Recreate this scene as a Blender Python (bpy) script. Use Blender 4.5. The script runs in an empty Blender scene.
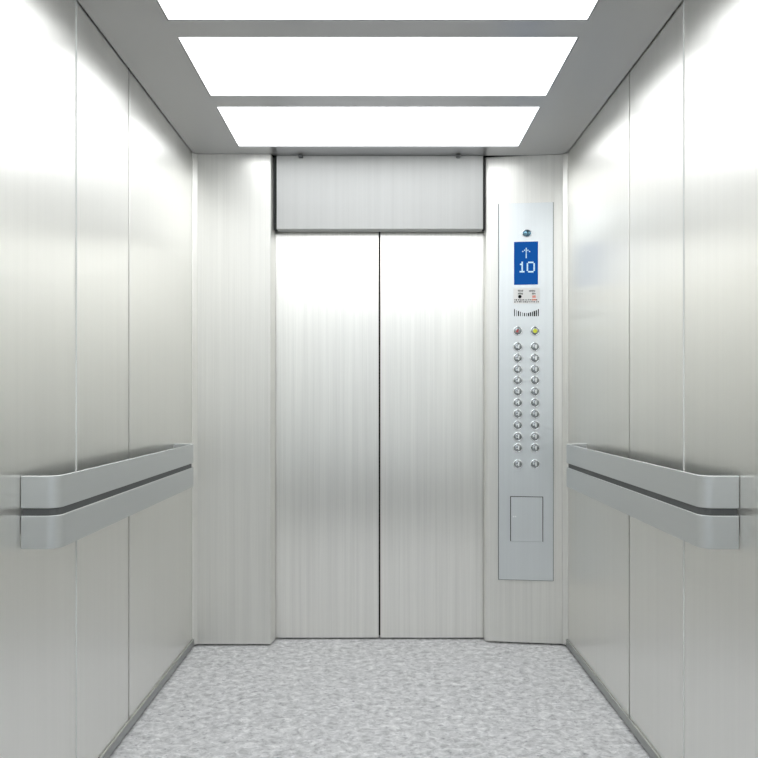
import bpy, bmesh, math, random
from mathutils import Vector, Matrix

random.seed(4)
scene = bpy.context.scene
col = scene.collection
R = math.radians

# ------------------------------------------------------------------ dimensions
F = 640.0                 # focal length in pixels of the 758 px frame
CX, CY = 380.0, 400.0     # vanishing point
EYE = 1.23
W = 0.935                 # half width of the car
H = 2.46                  # ceiling height
D = 3.20                  # front wall plane
REAR = -0.50
YI = 3.2416               # inner edge of the slanted operating-panel column
YD = 3.287                # door plane


# ------------------------------------------------------------------ helpers
def prop(o, label=None, cat=None, group=None, kind=None):
    if label: o['label'] = label
    if cat: o['category'] = cat
    if group: o['group'] = group
    if kind: o['kind'] = kind
    return o


def obj(name, bm, mat, parent=None, smooth=False):
    me = bpy.data.meshes.new(name)
    bmesh.ops.recalc_face_normals(bm, faces=bm.faces[:])
    bm.to_mesh(me)
    bm.free()
    if smooth:
        for p in me.polygons: p.use_smooth = True
    me.materials.append(mat)
    o = bpy.data.objects.new(name, me)
    col.objects.link(o)
    if parent is not None: o.parent = parent
    return o


def empty(name, loc=(0, 0, 0), rotz=0.0):
    o = bpy.data.objects.new(name, None)
    o.empty_display_size = 0.1
    o.location = loc
    o.rotation_euler = (0, 0, rotz)
    col.objects.link(o)
    return o


def add_box(bm, x0, x1, y0, y1, z0, z1, bevel=0.0, seg=2, rot=None):
    t = bmesh.new()
    bmesh.ops.create_cube(t, size=1.0)
    for v in t.verts:
        v.co = Vector(((x0 + x1) / 2 + v.co.x * (x1 - x0), (y0 + y1) / 2 + v.co.y * (y1 - y0), (z0 + z1) / 2 + v.co.z * (z1 - z0)))
    if bevel > 0:
        bmesh.ops.bevel(t, geom=t.edges[:], offset=bevel, segments=seg, affect='EDGES', profile=0.5)
    me = bpy.data.meshes.new('tmp')
    t.to_mesh(me)
    t.free()
    bm.from_mesh(me)
    bpy.data.meshes.remove(me)
    return bm


def box(x0, x1, y0, y1, z0, z1, bevel=0.0, seg=2):
    return add_box(bmesh.new(), x0, x1, y0, y1, z0, z1, bevel, seg)


def prism(pts, z0, z1, bevel=0.0, seg=2):
    """plan outline extruded upwards"""
    bm = bmesh.new()
    b = [bm.verts.new((x, y, z0)) for x, y in pts]
    t = [bm.verts.new((x, y, z1)) for x, y in pts]
    n = len(pts)
    bm.faces.new(b[::-1])
    bm.faces.new(t)
    for i in range(n):
        bm.faces.new((b[i], b[(i + 1) % n], t[(i + 1) % n], t[i]))
    if bevel > 0:
        bmesh.ops.recalc_face_normals(bm, faces=bm.faces[:])
        bmesh.ops.bevel(bm, geom=bm.edges[:], offset=bevel, segments=seg, affect='EDGES', profile=0.5)
    return bm


def lathe(profile, n=32, squash=1.0):
    """profile of (radius, height) turned round the local -Y axis (towards the viewer)"""
    bm = bmesh.new()
    rings = []
    for r, h in profile:
        if r < 1e-6:
            rings.append([bm.verts.new((0, -h, 0))])
        else:
            rings.append([bm.verts.new((r * math.cos(2 * math.pi * i / n), -h, squash * r * math.sin(2 * math.pi * i / n))) for i in range(n)])
    for a, b in zip(rings, rings[1:]):
        for i in range(n):
            j = (i + 1) % n
            if len(a) == 1 and len(b) == 1: continue
            if len(a) == 1: bm.faces.new((a[0], b[i], b[j]))
            elif len(b) == 1: bm.faces.new((a[i], a[j], b[0]))
            else: bm.faces.new((a[i], a[j], b[j], b[i]))
    return bm


# ------------------------------------------------------------------ materials
def new_mat(name):
    m = bpy.data.materials.new(name)
    m.use_nodes = True
    nt = m.node_tree
    b = nt.nodes['Principled BSDF']
    return m, nt, b


def plain(name, c, rough=0.5, metal=0.0, spec=0.5):
    m, nt, b = new_mat(name)
    b.inputs['Base Color'].default_value = (*c, 1)
    b.inputs['Roughness'].default_value = rough
    b.inputs['Metallic'].default_value = metal
    b.inputs['Specular IOR Level'].default_value = spec
    return m


def brushed(name, c, rough=0.34, spread=0.10, aniso=0.55, contrast=0.06, scale=(170, 170, 1.3), metal=0.82):
    """vertically brushed stainless steel: hairlines vary the tint, the gloss and the relief"""
    m, nt, b = new_mat(name)
    N, L = nt.nodes, nt.links
    tc = N.new('ShaderNodeTexCoord')
    mp = N.new('ShaderNodeMapping')
    mp.inputs['Scale'].default_value = scale
    L.new(tc.outputs['Object'], mp.inputs['Vector'])
    n1 = N.new('ShaderNodeTexNoise')
    n1.inputs['Scale'].default_value = 1.0
    n1.inputs['Detail'].default_value = 3.0
    n1.inputs['Roughness'].default_value = 0.65
    L.new(mp.outputs['Vector'], n1.inputs['Vector'])
    mp2 = N.new('ShaderNodeMapping')
    mp2.inputs['Scale'].default_value = (scale[0] * 0.22, scale[1] * 0.22, scale[2] * 0.35)
    L.new(tc.outputs['Object'], mp2.inputs['Vector'])
    n2 = N.new('ShaderNodeTexNoise')
    n2.inputs['Scale'].default_value = 1.0
    n2.inputs['Detail'].default_value = 2.0
    L.new(mp2.outputs['Vector'], n2.inputs['Vector'])
    mix = N.new('ShaderNodeMath'); mix.operation = 'ADD'
    L.new(n1.outputs['Fac'], mix.inputs[0]); L.new(n2.outputs['Fac'], mix.inputs[1])
    mr = N.new('ShaderNodeMapRange')
    mr.inputs['From Min'].default_value = 0.65; mr.inputs['From Max'].default_value = 1.35
    mr.inputs['To Min'].default_value = 1 - contrast; mr.inputs['To Max'].default_value = 1 + contrast * 0.5
    L.new(mix.outputs[0], mr.inputs['Value'])
    sc = N.new('ShaderNodeVectorMath'); sc.operation = 'SCALE'
    sc.inputs[0].default_value = c
    L.new(mr.outputs['Result'], sc.inputs['Scale'])
    L.new(sc.outputs['Vector'], b.inputs['Base Color'])
    rr = N.new('ShaderNodeMapRange')
    rr.inputs['From Min'].default_value = 0.65; rr.inputs['From Max'].default_value = 1.35
    rr.inputs['To Min'].default_value = rough - spread / 2; rr.inputs['To Max'].default_value = rough + spread / 2
    L.new(mix.outputs[0], rr.inputs['Value'])
    L.new(rr.outputs['Result'], b.inputs['Roughness'])
    b.inputs['Metallic'].default_value = metal
    b.inputs['Anisotropic'].default_value = aniso
    tg = N.new('ShaderNodeCombineXYZ')
    tg.inputs['X'].default_value = 0.03
    tg.inputs['Y'].default_value = 0.02
    tg.inputs['Z'].default_value = 1.0
    L.new(tg.outputs['Vector'], b.inputs['Tangent'])
    b.inputs['Anisotropic Rotation'].default_value = ANISO_ROT
    return m


ANISO_ROT = 0.25
STEEL = (0.93, 0.924, 0.89)
m_wall = brushed('brushed_steel_walls', STEEL, 0.33, 0.015, 0.85, 0.03, metal=0.97)
m_door = brushed('brushed_steel_doors', STEEL, 0.33, 0.05, 0.7, 0.10, metal=0.95)
m_column = brushed('brushed_steel_columns', (0.78, 0.777, 0.745), 0.42, 0.05, 0.5, 0.08, metal=0.68)
m_header = brushed('steel_header_darkened', (0.49, 0.495, 0.49), 0.6, 0.06, 0.3, 0.06, metal=0.0)  # same steel, darkened in colour to hold down the lamp reflection
m_plate = brushed('brushed_steel_plate', (0.71, 0.745, 0.76), 0.40, 0.02, 0.3, 0.03, (260, 260, 2), 0.82)
m_rail = brushed('brushed_steel_rail', (0.62, 0.64, 0.64), 0.38, 0.06, 0.3, 0.02, (3, 3, 200))
m_rear = plain('rear_reflect_white', (0.87, 0.90, 0.94), 0.5)  # bluish white picked for how it reflects in the doors
m_rearlow = plain('rear_reflect_grey', (0.19, 0.21, 0.225), 0.5)  # dark tone added to deepen the reflections in the doors
m_trim = plain('polished_trim', (0.86, 0.865, 0.85), 0.25, 1.0)
m_glint = plain('seam_glint_pale', (0.62, 0.63, 0.62), 0.4)  # highlight of a panel edge, put into the colour
m_base = plain('baseboard_steel', (0.45, 0.46, 0.45), 0.45, 1.0)
m_ceil = plain('grey_ceiling', (0.54, 0.54, 0.55), 0.35, 0.9, 0.4)
m_dark = plain('dark_gap', (0.03, 0.032, 0.032), 0.8, 0.0, 0.2)
m_spacer = plain('dark_spacer', (0.10, 0.105, 0.105), 0.6)
m_edge_shade = plain('edge_shade_grey', (0.16, 0.18, 0.18), 0.5)  # shadow line round the control panel, put into the colour
m_chrome = plain('chrome', (0.74, 0.76, 0.77), 0.08, 1.0)
m_cap = plain('button_cap', (0.30, 0.32, 0.33), 0.2, 1.0)
m_red = plain('red_mark', (0.45, 0.03, 0.025), 0.4)
m_yellow = plain('yellow_mark', (0.62, 0.66, 0.04), 0.4)
m_pale = plain('pale_mark', (0.92, 0.94, 0.95), 0.35)
m_ink = plain('dark_ink', (0.012, 0.012, 0.013), 0.8, 0.0, 0.1)
m_inkgrey = plain('grey_ink', (0.12, 0.12, 0.12), 0.6)
m_orange = plain('orange_ink', (0.75, 0.22, 0.14), 0.6)
m_notice = plain('notice_plate_grey', (0.72, 0.72, 0.71), 0.5)
m_lens = plain('teal_lens', (0.16, 0.30, 0.38), 0.08, 0.85)


def emit(name, c, s):
    m = bpy.data.materials.new(name)
    m.use_nodes = True
    nt = m.node_tree
    nt.nodes.remove(nt.nodes['Principled BSDF'])
    e = nt.nodes.new('ShaderNodeEmission')
    e.inputs['Color'].default_value = (*c, 1)
    e.inputs['Strength'].default_value = s
    nt.links.new(e.outputs[0], nt.nodes['Material Output'].inputs['Surface'])
    return m


m_lamp = emit('light_panel_white', (0.97, 0.99, 1.0), 3.5)
m_screen = emit('screen_blue', (0.010, 0.093, 0.370), 1.0)
m_led = emit('screen_dots', (0.62, 0.86, 1.0), 1.0)


def floor_mat():
    m, nt, b = new_mat('speckled_vinyl_floor')
    N, L = nt.nodes, nt.links
    tc = N.new('ShaderNodeTexCoord')
    def noise(scale, detail, sx=1.0, sy=1.0, rough=0.6, dist=0.0):
        mp = N.new('ShaderNodeMapping'); mp.inputs['Scale'].default_value = (sx, sy, 1)
        L.new(tc.outputs['Object'], mp.inputs['Vector'])
        n = N.new('ShaderNodeTexNoise')
        n.inputs['Scale'].default_value = scale; n.inputs['Detail'].default_value = detail
        n.inputs['Roughness'].default_value = rough; n.inputs['Distortion'].default_value = dist
        L.new(mp.outputs['Vector'], n.inputs['Vector'])
        return n
    def ramp(src, stops):
        r = N.new('ShaderNodeValToRGB')
        els = r.color_ramp.elements
        while len(els) > 1: els.remove(els[-1])
        els[0].position = stops[0][0]; els[0].color = (*stops[0][1], 1)
        for p, c in stops[1:]:
            e = els.new(p); e.color = (*c, 1)
        L.new(src, r.inputs['Fac'])
        return r
    base = ramp(noise(38, 3, 0.8, 1.0, 0.65, 0.6).outputs['Fac'],
                [(0.30, (0.37, 0.372, 0.384)), (0.46, (0.515, 0.518, 0.53)), (0.58, (0.61, 0.612, 0.622)), (0.72, (0.74, 0.742, 0.747))])
    speck = ramp(noise(120, 2, 0.45, 1.0, 0.5, 0.8).outputs['Fac'], [(0.30, (0.62, 0.62, 0.64)), (0.40, (1, 1, 1))])
    lite = ramp(noise(85, 2, 0.5, 1.0, 0.5, 0.8).outputs['Fac'], [(0.60, (0, 0, 0)), (0.72, (0.14, 0.14, 0.14))])
    mul = N.new('ShaderNodeMix'); mul.data_type = 'RGBA'; mul.blend_type = 'MULTIPLY'; mul.inputs['Factor'].default_value = 1.0
    L.new(base.outputs['Color'], mul.inputs['A']); L.new(speck.outputs['Color'], mul.inputs['B'])
    ad = N.new('ShaderNodeMix'); ad.data_type = 'RGBA'; ad.blend_type = 'ADD'; ad.inputs['Factor'].default_value = 1.0
    L.new(mul.outputs['Result'], ad.inputs['A']); L.new(lite.outputs['Color'], ad.inputs['B'])
    L.new(ad.outputs['Result'], b.inputs['Base Color'])
    b.inputs['Roughness'].default_value = 0.55
    b.inputs['Specular IOR Level'].default_value = 0.12
    return m


m_floor = floor_mat()

# ------------------------------------------------------------------ setting: floor, ceiling, walls
prop(obj('floor', box(-W - 0.05, W + 0.05, REAR - 0.05, 3.40, -0.06, 0.0), m_floor),
     'grey speckled vinyl floor of the lift car', None, None, 'structure')

# ceiling with a rectangular opening for every light panel
PX, PC = 0.682, -0.007
PERIOD = 0.517
panels = []
y1 = 3.111
for k in range(7):
    a, b_ = y1 - 0.424 - k * PERIOD, y1 - k * PERIOD
    panels.append((a, b_))
bm = bmesh.new()
CE = W - 0.004
add_box(bm, -CE, PC - PX, REAR, D + 0.02, H, H + 0.05)
add_box(bm, PC + PX, CE, REAR, D + 0.02, H, H + 0.05)
edges = [D + 0.02]
for a, b_ in panels: edges += [b_, a]
edges.append(REAR)
for i in range(0, len(edges), 2):
    if edges[i] > edges[i + 1]:
        add_box(bm, PC - PX, PC + PX, edges[i + 1], edges[i], H, H + 0.05)
prop(obj('ceiling', bm, m_ceil), 'grey metal ceiling holding the long light panels', None, None, 'structure')
prop(obj('trim_1', box(-W - 0.05, W + 0.05, REAR - 0.05, 3.42, H + 0.06, H + 0.10), m_dark),
     'dark plate above the ceiling', None, None, 'structure')

light_labels = [
    'long white ceiling light panel closest to the lift doors',
    'long white ceiling light panel, second from the lift doors',
    'long white ceiling light panel cut by the top of the photo, third from the doors',
    'long white ceiling light panel just in front of the camera, fourth from the doors',
    'long white ceiling light panel almost above the camera, fifth from the doors',
    'long white ceiling light panel above the camera, sixth from the doors',
    'long white ceiling light panel next to the rear wall, seventh from the doors',
]
for i, (a, b_) in enumerate(panels):
    root = empty('ceiling_light', (PC, (a + b_) / 2, H))
    prop(root, light_labels[i], 'ceiling light', 'light panels in the ceiling')
    h = (b_ - a) / 2
    t = 0.003
    fb = bmesh.new()
    add_box(fb, -PX + .001, PX - .001, -h + .001, -h + .001 + t, 0.002, 0.045)
    add_box(fb, -PX + .001, PX - .001, h - .001 - t, h - .001, 0.002, 0.045)
    add_box(fb, -PX + .001, -PX + .001 + t, -h + .001 + t, h - .001 - t, 0.002, 0.045)
    add_box(fb, PX - .001 - t, PX - .001, -h + .001 + t, h - .001 - t, 0.002, 0.045)
    obj('frame', fb, m_ceil, root)
    obj('diffuser', box(-PX + .0045, PX - .0045, -h + .0045, h - .0045, 0.004, 0.012), m_lamp, root)

# side walls: dark backing with steel panels in front, thin open seams between them
GLINT_Y = 1.968
for s, nm in ((-1, 'left'), (1, 'right')):
    SEAM = 2.384 if s < 0 else 2.402
    cuts = [REAR, 0.322, 1.142, GLINT_Y, SEAM, D + 0.03]
    xs = sorted((s * (W + 0.02), s * (W + 0.06)))
    wall = prop(obj('wall_' + nm, box(xs[0], xs[1], REAR - 0.05, 3.42, 0.0, H + 0.06), m_dark),
                'side wall of brushed steel panels on the ' + nm, None, None, 'structure')
    for i in range(len(cuts) - 1):
        g0 = 0.0050 if cuts[i] in (SEAM, 0.322, 1.142) else 0.0
        g1 = 0.0050 if cuts[i + 1] in (SEAM, 0.322, 1.142) else 0.0
        xx = sorted((s * W, s * (W + 0.018)))
        obj('panel', box(xx[0], xx[1], cuts[i] + g0, cuts[i + 1] - g1, 0.012, H + 0.006, 0.0012, 2), m_wall, wall)
    xx = sorted((s * (W - 0.0030), s * (W + 0.01)))
    obj('seam_glint', box(xx[0], xx[1], GLINT_Y - 0.0028, GLINT_Y + 0.0028, 0.046, H - 0.003, 0.001, 2), m_glint, wall)  # pale strip stands in for a panel edge catching light
    xx = sorted((s * (W - 0.010), s * (W - 0.0005)))
    prop(obj('baseboard_' + nm, box(xx[0], xx[1], REAR + 0.004, D - 0.004, 0.010, 0.043, 0.0015), m_base),
         'low grey metal baseboard along the ' + nm + ' wall', None, None, 'structure')

rear = prop(obj('wall_rear', box(-W, W, REAR - 0.04, REAR - 0.001, 0.384, H + 0.006), m_rear),
            'unseen rear wall behind the camera, whitened to brighten reflections', None, None, 'structure')
obj('reflect_dark_panel', box(-W, W, REAR - 0.04, REAR - 0.001, 0.006, 0.38), m_rearlow, rear)  # unseen panel added to darken the low reflections in the doors

# front wall: dark backing, left jamb column, slanted operating-panel column, header
bk = bmesh.new()
add_box(bk, -W - 0.03, W + 0.03, 3.345, 3.42, 0.0, H + 0.06)
wall_front = prop(obj('wall_front', bk, m_dark), 'front wall of brushed steel framing the lift doors', None, None, 'structure')
JL = -0.5355
arc = [(-0.5485, D), (-0.5465, D + 0.003), (-0.5360, D + 0.062), (JL, D + 0.066)]
obj('left_column', prism([(-W + 0.001, D)] + arc + [(JL, 3.276), (-W + 0.001, 3.275)], 0.010, H - 0.001), m_column, wall_front)
JR = 0.531
obj('right_column', prism([(W - 0.001, D), (0.548, YI - 0.002), (0.538, YI + 0.003), (JR, YI + 0.014), (JR, 3.275), (W - 0.001, 3.275)], 0.010, H - 0.001), m_column, wall_front)
HD = D + 0.018
HB = EYE + (CY - 229) * HD / F
hx0, hx1 = (276.6 - CX) * HD / F, (483.0 - CX) * HD / F
header = obj('header_panel', box(hx0, hx1, HD, 3.275, HB, H - 0.001, 0.002, 2), m_header, wall_front)
obj('gap_shade', box(JL + 0.0005, hx0 - 0.0005, HD + 0.012, 3.27, HB + 0.001, H - 0.003), m_dark, wall_front)  # dark filler strips stand in for shade inside the narrow header gaps
obj('gap_shade', box(hx1 + 0.0005, JR - 0.0005, HD + 0.018, 3.27, HB + 0.001, H - 0.003), m_dark, wall_front)
for px in (301, 458):
    x = (px - CX) * HD / F
    cb = box(x - 0.011, x + 0.011, HD - 0.022, HD - 0.0005, H - 0.016, H - 0.002, 0.003)
    obj('clip', cb, m_spacer, header)

# corner cover strips where the columns meet the side walls
for s, n in ((-1, 2), (1, 3)):
    pts = [(s * (W - 0.0005), D - 0.022), (s * (W - 0.004), D - 0.0215), (s * (W - 0.022), D - 0.004), (s * (W - 0.0225), D - 0.0005), (s * (W - 0.0005), D - 0.0005)]
    if s > 0: pts = pts[::-1]
    prop(obj('trim_%d' % n, prism(pts, 0.012, H - 0.002), m_column),
         'narrow bevelled steel strip in the %s front corner' % ('left' if s < 0 else 'right'), None, None, 'structure')

# doors: two sliding leaves meeting in the middle
MID = (379.5 - CX) * YD / F
for n, (xa, xb) in enumerate(((-0.600, MID - 0.0042), (MID + 0.0042, 0.600))):
    side = 'left' if n == 0 else 'right'
    prop(obj('door_%d' % (n + 1), box(xa, xb, YD, 3.325, 0.009, 2.20, 0.0018, 2), m_door),
         '%s brushed steel sliding lift door leaf' % side, None, None, 'structure')

# ------------------------------------------------------------------ handrails
def plan_path(off, ya, yb, depth, r, n=8):
    """plan line of a bent bar on a wall at local x = 0, projecting to +x; off moves it inwards"""
    rr = r - off
    P = [(0.0015, ya + off)]
    for k in range(n + 1):
        a = R(90) * k / n
        P.append((depth - r + rr * math.sin(a), ya + r - rr * math.cos(a)))
    for k in range(n + 1):
        a = R(90) * k / n
        P.append((depth - r + rr * math.cos(a), yb - r + rr * math.sin(a)))
    P.append((0.0015, yb - off))
    return P


def bent_bar(off, thick, ya, yb, depth, r, z0, z1, sgn, bevel=0.0):
    o = plan_path(off, ya, yb, depth, r)
    i = plan_path(off + thick, ya, yb, depth, r)
    bm = bmesh.new()
    rows = []
    for (p, q) in zip(o, i):
        rows.append([bm.verts.new((sgn * p[0], p[1], z0)), bm.verts.new((sgn * p[0], p[1], z1)),
                     bm.verts.new((sgn * q[0], q[1], z1)), bm.verts.new((sgn * q[0], q[1], z0))])
    for a, b in zip(rows, rows[1:]):
        for k in range(4):
            bm.faces.new((a[k], a[(k + 1) % 4], b[(k + 1) % 4], b[k]))
    bm.faces.new(rows[0]); bm.faces.new(rows[-1][::-1])
    return bm


def smooth_by_angle(o, w):
    for p in o.data.polygons: p.use_smooth = True
    md = o.modifiers.new('edge', 'BEVEL')
    md.width = w; md.segments = 2; md.limit_method = 'ANGLE'; md.angle_limit = R(50)
    md.harden_normals = True


YA, YB = 1.662, 2.895
for s, side in ((-1, 'left'), (1, 'right')):
    root = empty('handrail', (s * W, 0, 0))
    prop(root, 'grey steel double-bar handrail on the %s wall' % side, 'handrail', 'handrails on the side walls')
    for z0, z1, nm in ((0.948, 1.033, 'upper_bar'), (0.842, 0.929, 'lower_bar')):
        o = obj(nm, bent_bar(0.0, 0.006, YA, YB, 0.100, 0.034, z0, z1, -s), m_rail, root)
        smooth_by_angle(o, 0.0022)
    sp = obj('spacer', bent_bar(0.0085, 0.005, YA, YB, 0.100, 0.034, 0.880, 0.995, -s), m_spacer, root)
    for p in sp.data.polygons: p.use_smooth = False
    for y in (1.80, 2.28, 2.79):
        xx = sorted((-s * 0.0015, -s * 0.086))
        obj('bracket', box(xx[0], xx[1], y - 0.012, y + 0.012, 0.985, 1.012, 0.002), m_spacer, root)

# ------------------------------------------------------------------ car operating panel
P0 = Vector((W - 0.001, D)); P1 = Vector((0.548, YI - 0.002))
ang = math.atan2(P0.y - P1.y, P0.x - P1.x)        # heading of local +x
UX = Vector((math.cos(ang), math.sin(ang)))
NRM = Vector((math.sin(ang), -math.cos(ang)))     # towards the viewer
PROUD = 0.009
BASE = P1 + NRM * (PROUD + 0.0005)


def hit(px, py):
    """where the sight line through a pixel meets the face of the panel: local x and height"""
    d = Vector(((px - CX) / F, 1.0))
    t = BASE.dot(NRM) / d.dot(NRM)
    p = d * t
    return (p - BASE).dot(UX), EYE + (CY - py) / F * t


uL, _ = hit(499, 400); uR, _ = hit(553, 400)
um = (uL + uR) / 2
_, zT = hit(526, 203); _, zB = hit(526, 580)
o2 = BASE + UX * um
cop = empty('control_panel', (o2.x, o2.y, 0), ang)
prop(cop, 'tall steel lift control panel with blue screen and button columns on the right column', 'control panel')


def uv(px, py):
    u, z = hit(px, py)
    return u - um, z


hw = (uR - uL) / 2
ax0, az1 = uv(511, 497); ax1, az0 = uv(542.5, 542)
# faceplate built as a frame round the access flap opening, so the flap has a real gap
ov = 0.0042
fp = bmesh.new()
T = PROUD
# one continuous faceplate with a recess: strips share planes
add_box(fp, -hw, hw, 0, T, az1 + ov, zT)
add_box(fp, -hw, hw, 0, T, zB, az0)
add_box(fp, -hw, ax0 - ov, 0, T, az0, az1 + ov)
add_box(fp, ax1 + ov, hw, 0, T, az0, az1 + ov)
bmesh.ops.remove_doubles(fp, verts=fp.verts[:], dist=1e-5)
obj('faceplate', fp, m_plate, cop)
obj('flap_recess', box(ax0 - ov + .0002, ax1 + ov - .0002, T - 0.003, T - 0.0003, az0 + .0002, az1 + ov - .0002), m_dark, cop)
flap = obj('access_flap', box(ax0, ax1, -0.0003, T - 0.004, az0 + 0.0009, az1, 0.0006, 1), m_plate, cop)
for px in (513.5, 515.5):
    u, z = uv(px, 516.5)
    k = obj('keyhole_pin', lathe([(0.0042, 0), (0.0042, 0.002), (0.0022, 0.003), (0, 0.0032)], 14), m_pale, flap)
    k.location = (u, -0.0003, z)

gk = 0.0035  # grey rim added round the faceplate as its shadow line
obj('edge_shade', box(-hw - gk, hw + gk, T - 0.0045, T - 0.0004, zB - gk, zB - 0.0002), m_edge_shade, cop)
gb = bmesh.new()
add_box(gb, -hw - gk, -hw - 0.0002, T - 0.0045, T - 0.0004, zB, zT + 0.0015)
obj('edge_shade', gb, m_edge_shade, cop)
obj('edge_shade', box(hw + 0.0002, hw + gk, T - 0.0045, T - 0.0004, zB, zT + 0.0015), m_edge_shade, cop)
obj('edge_shade', box(-hw, hw, T - 0.0045, T - 0.0004, zT + 0.0002, zT + 0.0015), m_edge_shade, cop)

# screen
sx0, sz1 = uv(514, 242); sx1, sz0 = uv(538, 284.5)
screen = obj('screen', box(sx0, sx1, -0.0012, -0.0001, sz0, sz1), m_screen, cop)


def cp(cx_, cy_):           # position read off the enlarged view of the screen
    return uv(505 + cx_ / 15.15, 240 + cy_ / 15.15)


def dots(name, pts, r=0.0030):
    bm = bmesh.new()
    for (a, b) in pts:
        u, z = cp(a, b)
        add_box(bm, u - r, u + r, -0.0018, -0.0011, z - r, z + r)
    return obj(name, bm, m_led, screen)


dots('up_arrow', [(321, 128), (321, 147), (321, 166), (321, 185), (321, 210), (321, 229), (321, 248), (321, 267),
                  (296, 156), (346, 156), (270, 175), (372, 175)], 0.0026)
rows = [340 + 23.6 * i for i in range(7)]
dots('digit', [(260, rows[0]), (238, rows[1] + 6), (260, rows[1]), (260, rows[2]), (260, rows[3]), (260, rows[4]), (260, rows[5]),
               (232, rows[6]), (250, rows[6]), (266, rows[6]), (284, rows[6])], 0.0036)
dots('digit', [(360, rows[0]), (380, rows[0]), (400, rows[0]), (420, rows[0]), (360, rows[6]), (380, rows[6]), (400, rows[6]), (420, rows[6])]
     + [(339, rows[i]) for i in range(1, 6)] + [(441, rows[i]) for i in range(1, 6)], 0.0036)

# round dark lens above the screen
u, z = uv(526.8, 233.4)
o = obj('lens_ring', lathe([(0.0255, 0), (0.0255, 0.003), (0.023, 0.005), (0.021, 0.004), (0.021, 0.0)], 32, 0.76), m_chrome, cop, True)
o.location = (u, 0, z)
o = obj('lens', lathe([(0.0215, 0.001), (0.017, 0.007), (0.011, 0.011), (0.005, 0.0128), (0, 0.0132)], 32, 0.76), m_lens, cop, True)
o.location = (u, 0, z)

# notice plate with its tiny marks (not legible in the photograph)
def nc(a, b):
    return uv(505 + a / 18.95, 285 + b / 18.95)
nx0, nz1 = nc(160, 62); nx1, nz0 = nc(660, 350)
notice = obj('notice_plate', box(nx0, nx1, -0.0010, -0.0001, nz0, nz1, 0.0003, 1), m_notice, cop)
def mark(bm, a0, b0, a1, b1):
    u0, z1_ = nc(a0, b0); u1, z0_ = nc(a1, b1)
    add_box(bm, u0, u1, -0.0014, -0.0009, z0_, z1_)
for (a, b, n, w, h) in ((245, 92, 4, 26, 30), (245, 145, 5, 20, 30), (455, 95, 6, 20, 30), (510, 145, 4, 18, 30)):
    tb = bmesh.new()
    for k in range(n):
        if random.random() < 0.85:
            mark(tb, a + k * w, b + random.randint(0, 8), a + k * w + w * 0.72, b + h + 8 - random.randint(0, 8))
    obj('text_line', tb, m_inkgrey, notice)
for row in (268, 304):
    tb = bmesh.new()
    a = 175
    while a < 630:
        w = random.randint(12, 34)
        mark(tb, a, row + random.randint(0, 6), a + w, row + random.randint(24, 30))
        a += w + random.randint(10, 20)
    obj('text_line', tb, m_inkgrey, notice)

u, z = nc(280, 221)
o = obj('dot', lathe([(0.0085, 0), (0.0085, 0.0012), (0, 0.0014)], 20), m_ink, notice); o.location = (u, -0.0009, z)
ob = bmesh.new()
mark(ob, 515, 200, 582, 214); mark(ob, 515, 220, 582, 240); mark(ob, 510, 268, 590, 292)
obj('orange_mark', ob, m_orange, notice)

# speaker slots
sb = bmesh.new()
hs = [135, 112, 100, 84, 70, 62, 58, 62, 74, 86, 100, 112, 135]
wd = [17, 9, 23, 15, 9, 21, 13, 24, 22, 19, 28, 22, 18]
for k in range(13):
    a = 180 + k * 37.7
    u0, z1_ = nc(a - wd[k] / 2, 592 - hs[k]); u1, z0_ = nc(a + wd[k] / 2, 592)
    add_box(sb, u0, u1, -0.0006, -0.0001, z0_, z1_)
obj('speaker_slots', sb, m_ink, cop)

# buttons
RB = 0.0242
ring_prof = [(RB, 0.0002), (RB, 0.0045), (RB - 0.0015, 0.0066), (RB - 0.0042, 0.0072), (RB - 0.0060, 0.0058), (RB - 0.0062, 0.002)]
cap_prof = [(RB - 0.0064, 0.002), (RB - 0.0068, 0.0062), (RB - 0.0085, 0.0078), (RB - 0.013, 0.0088), (0.004, 0.0092), (0, 0.0092)]


def strokes(seed, big=False):
    """the small pale mark in the middle of a button"""
    rnd = random.Random(seed)
    bm = bmesh.new()
    t0, t1 = -0.0106, -0.0090
    add_box(bm, 0.0015, 0.0065, t0, t1, -0.0090, 0.0090)
    if seed % 2 == 0:
        s = rnd.choice((-1, 1))
        add_box(bm, -0.0085, 0.0025, t0, t1, s * 0.003 - 0.0017, s * 0.003 + 0.0017)
        add_box(bm, -0.0090, -0.0060, t0, t1, -0.006, 0.000)
    else:
        add_box(bm, -0.0085, -0.0052, t0, t1, -0.0015, 0.0065)
    return bm


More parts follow.
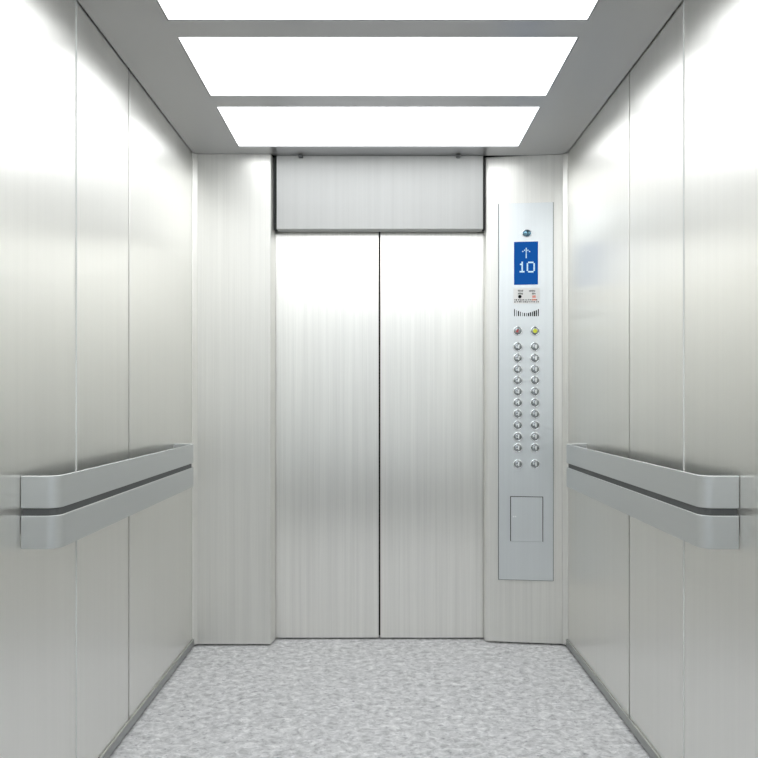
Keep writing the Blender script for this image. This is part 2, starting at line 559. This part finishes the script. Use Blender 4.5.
ring_me = None
ys = [346.8, 358.2, 369.4, 380.4, 391.6, 402.8, 414.0, 425.2, 436.6, 447.8, 464.0]
spots = [(517.7, 331.0, 'red'), (534.9, 331.0, 'yellow')] + [(x, y, None) for y in ys for x in (517.7, 534.9)]
proto_ring = proto_cap = None
for i, (px, py, kind) in enumerate(spots):
    u, z = uv(px, py)
    b = obj('button', lathe(cap_prof, 32), m_cap, cop, True) if i == 0 else None
    if b is None:
        b = proto_cap.copy(); col.objects.link(b); b.parent = cop
        rg = proto_ring.copy(); col.objects.link(rg); rg.parent = b
    else:
        proto_cap = b
        proto_ring = obj('ring', lathe(ring_prof, 32), m_chrome, b, True)
    b.location = (u, 0, z)
    if kind == 'red':
        mk = bmesh.new()
        add_box(mk, -0.008, 0.006, -0.0106, -0.0090, 0.002, 0.006); add_box(mk, -0.003, 0.002, -0.0106, -0.0090, -0.009, 0.008)
        add_box(mk, -0.010, -0.004, -0.0106, -0.0090, -0.006, -0.001)
        obj('bell_mark', mk, m_red, b)
        prop(b, 'button with red mark')
    elif kind == 'yellow':
        obj('phone_mark', lathe([(0.0110, 0.0088), (0.0105, 0.0104), (0, 0.0108)], 24), m_yellow, b)
        prop(b, 'button with yellow face')
    else:
        obj('mark', strokes(i), m_pale, b)

# ------------------------------------------------------------------ world, camera, view
w = bpy.data.worlds.new('world')
scene.world = w
w.use_nodes = True
w.node_tree.nodes['Background'].inputs['Color'].default_value = (0.02, 0.02, 0.02, 1)
w.node_tree.nodes['Background'].inputs['Strength'].default_value = 1.0

cam = bpy.data.cameras.new('camera')
cam.sensor_width = 36.0
cam.sensor_fit = 'HORIZONTAL'
cam.lens = 36.0 * F / 758.0
cam.shift_x = -(CX - 379.0) / 758.0
cam.shift_y = (CY - 379.0) / 758.0
cam.clip_start = 0.02
co = bpy.data.objects.new('camera', cam)
co.location = (0, 0, EYE)
co.rotation_euler = (R(90), 0, 0)
col.objects.link(co)
scene.camera = co

vs = scene.view_settings
vs.view_transform = 'Standard'
vs.look = 'None'
vs.exposure = 0.0
vs.gamma = 1.0
vs.use_curve_mapping = False
scene.cycles.max_bounces = 16
scene.cycles.glossy_bounces = 16
scene.cycles.diffuse_bounces = 8
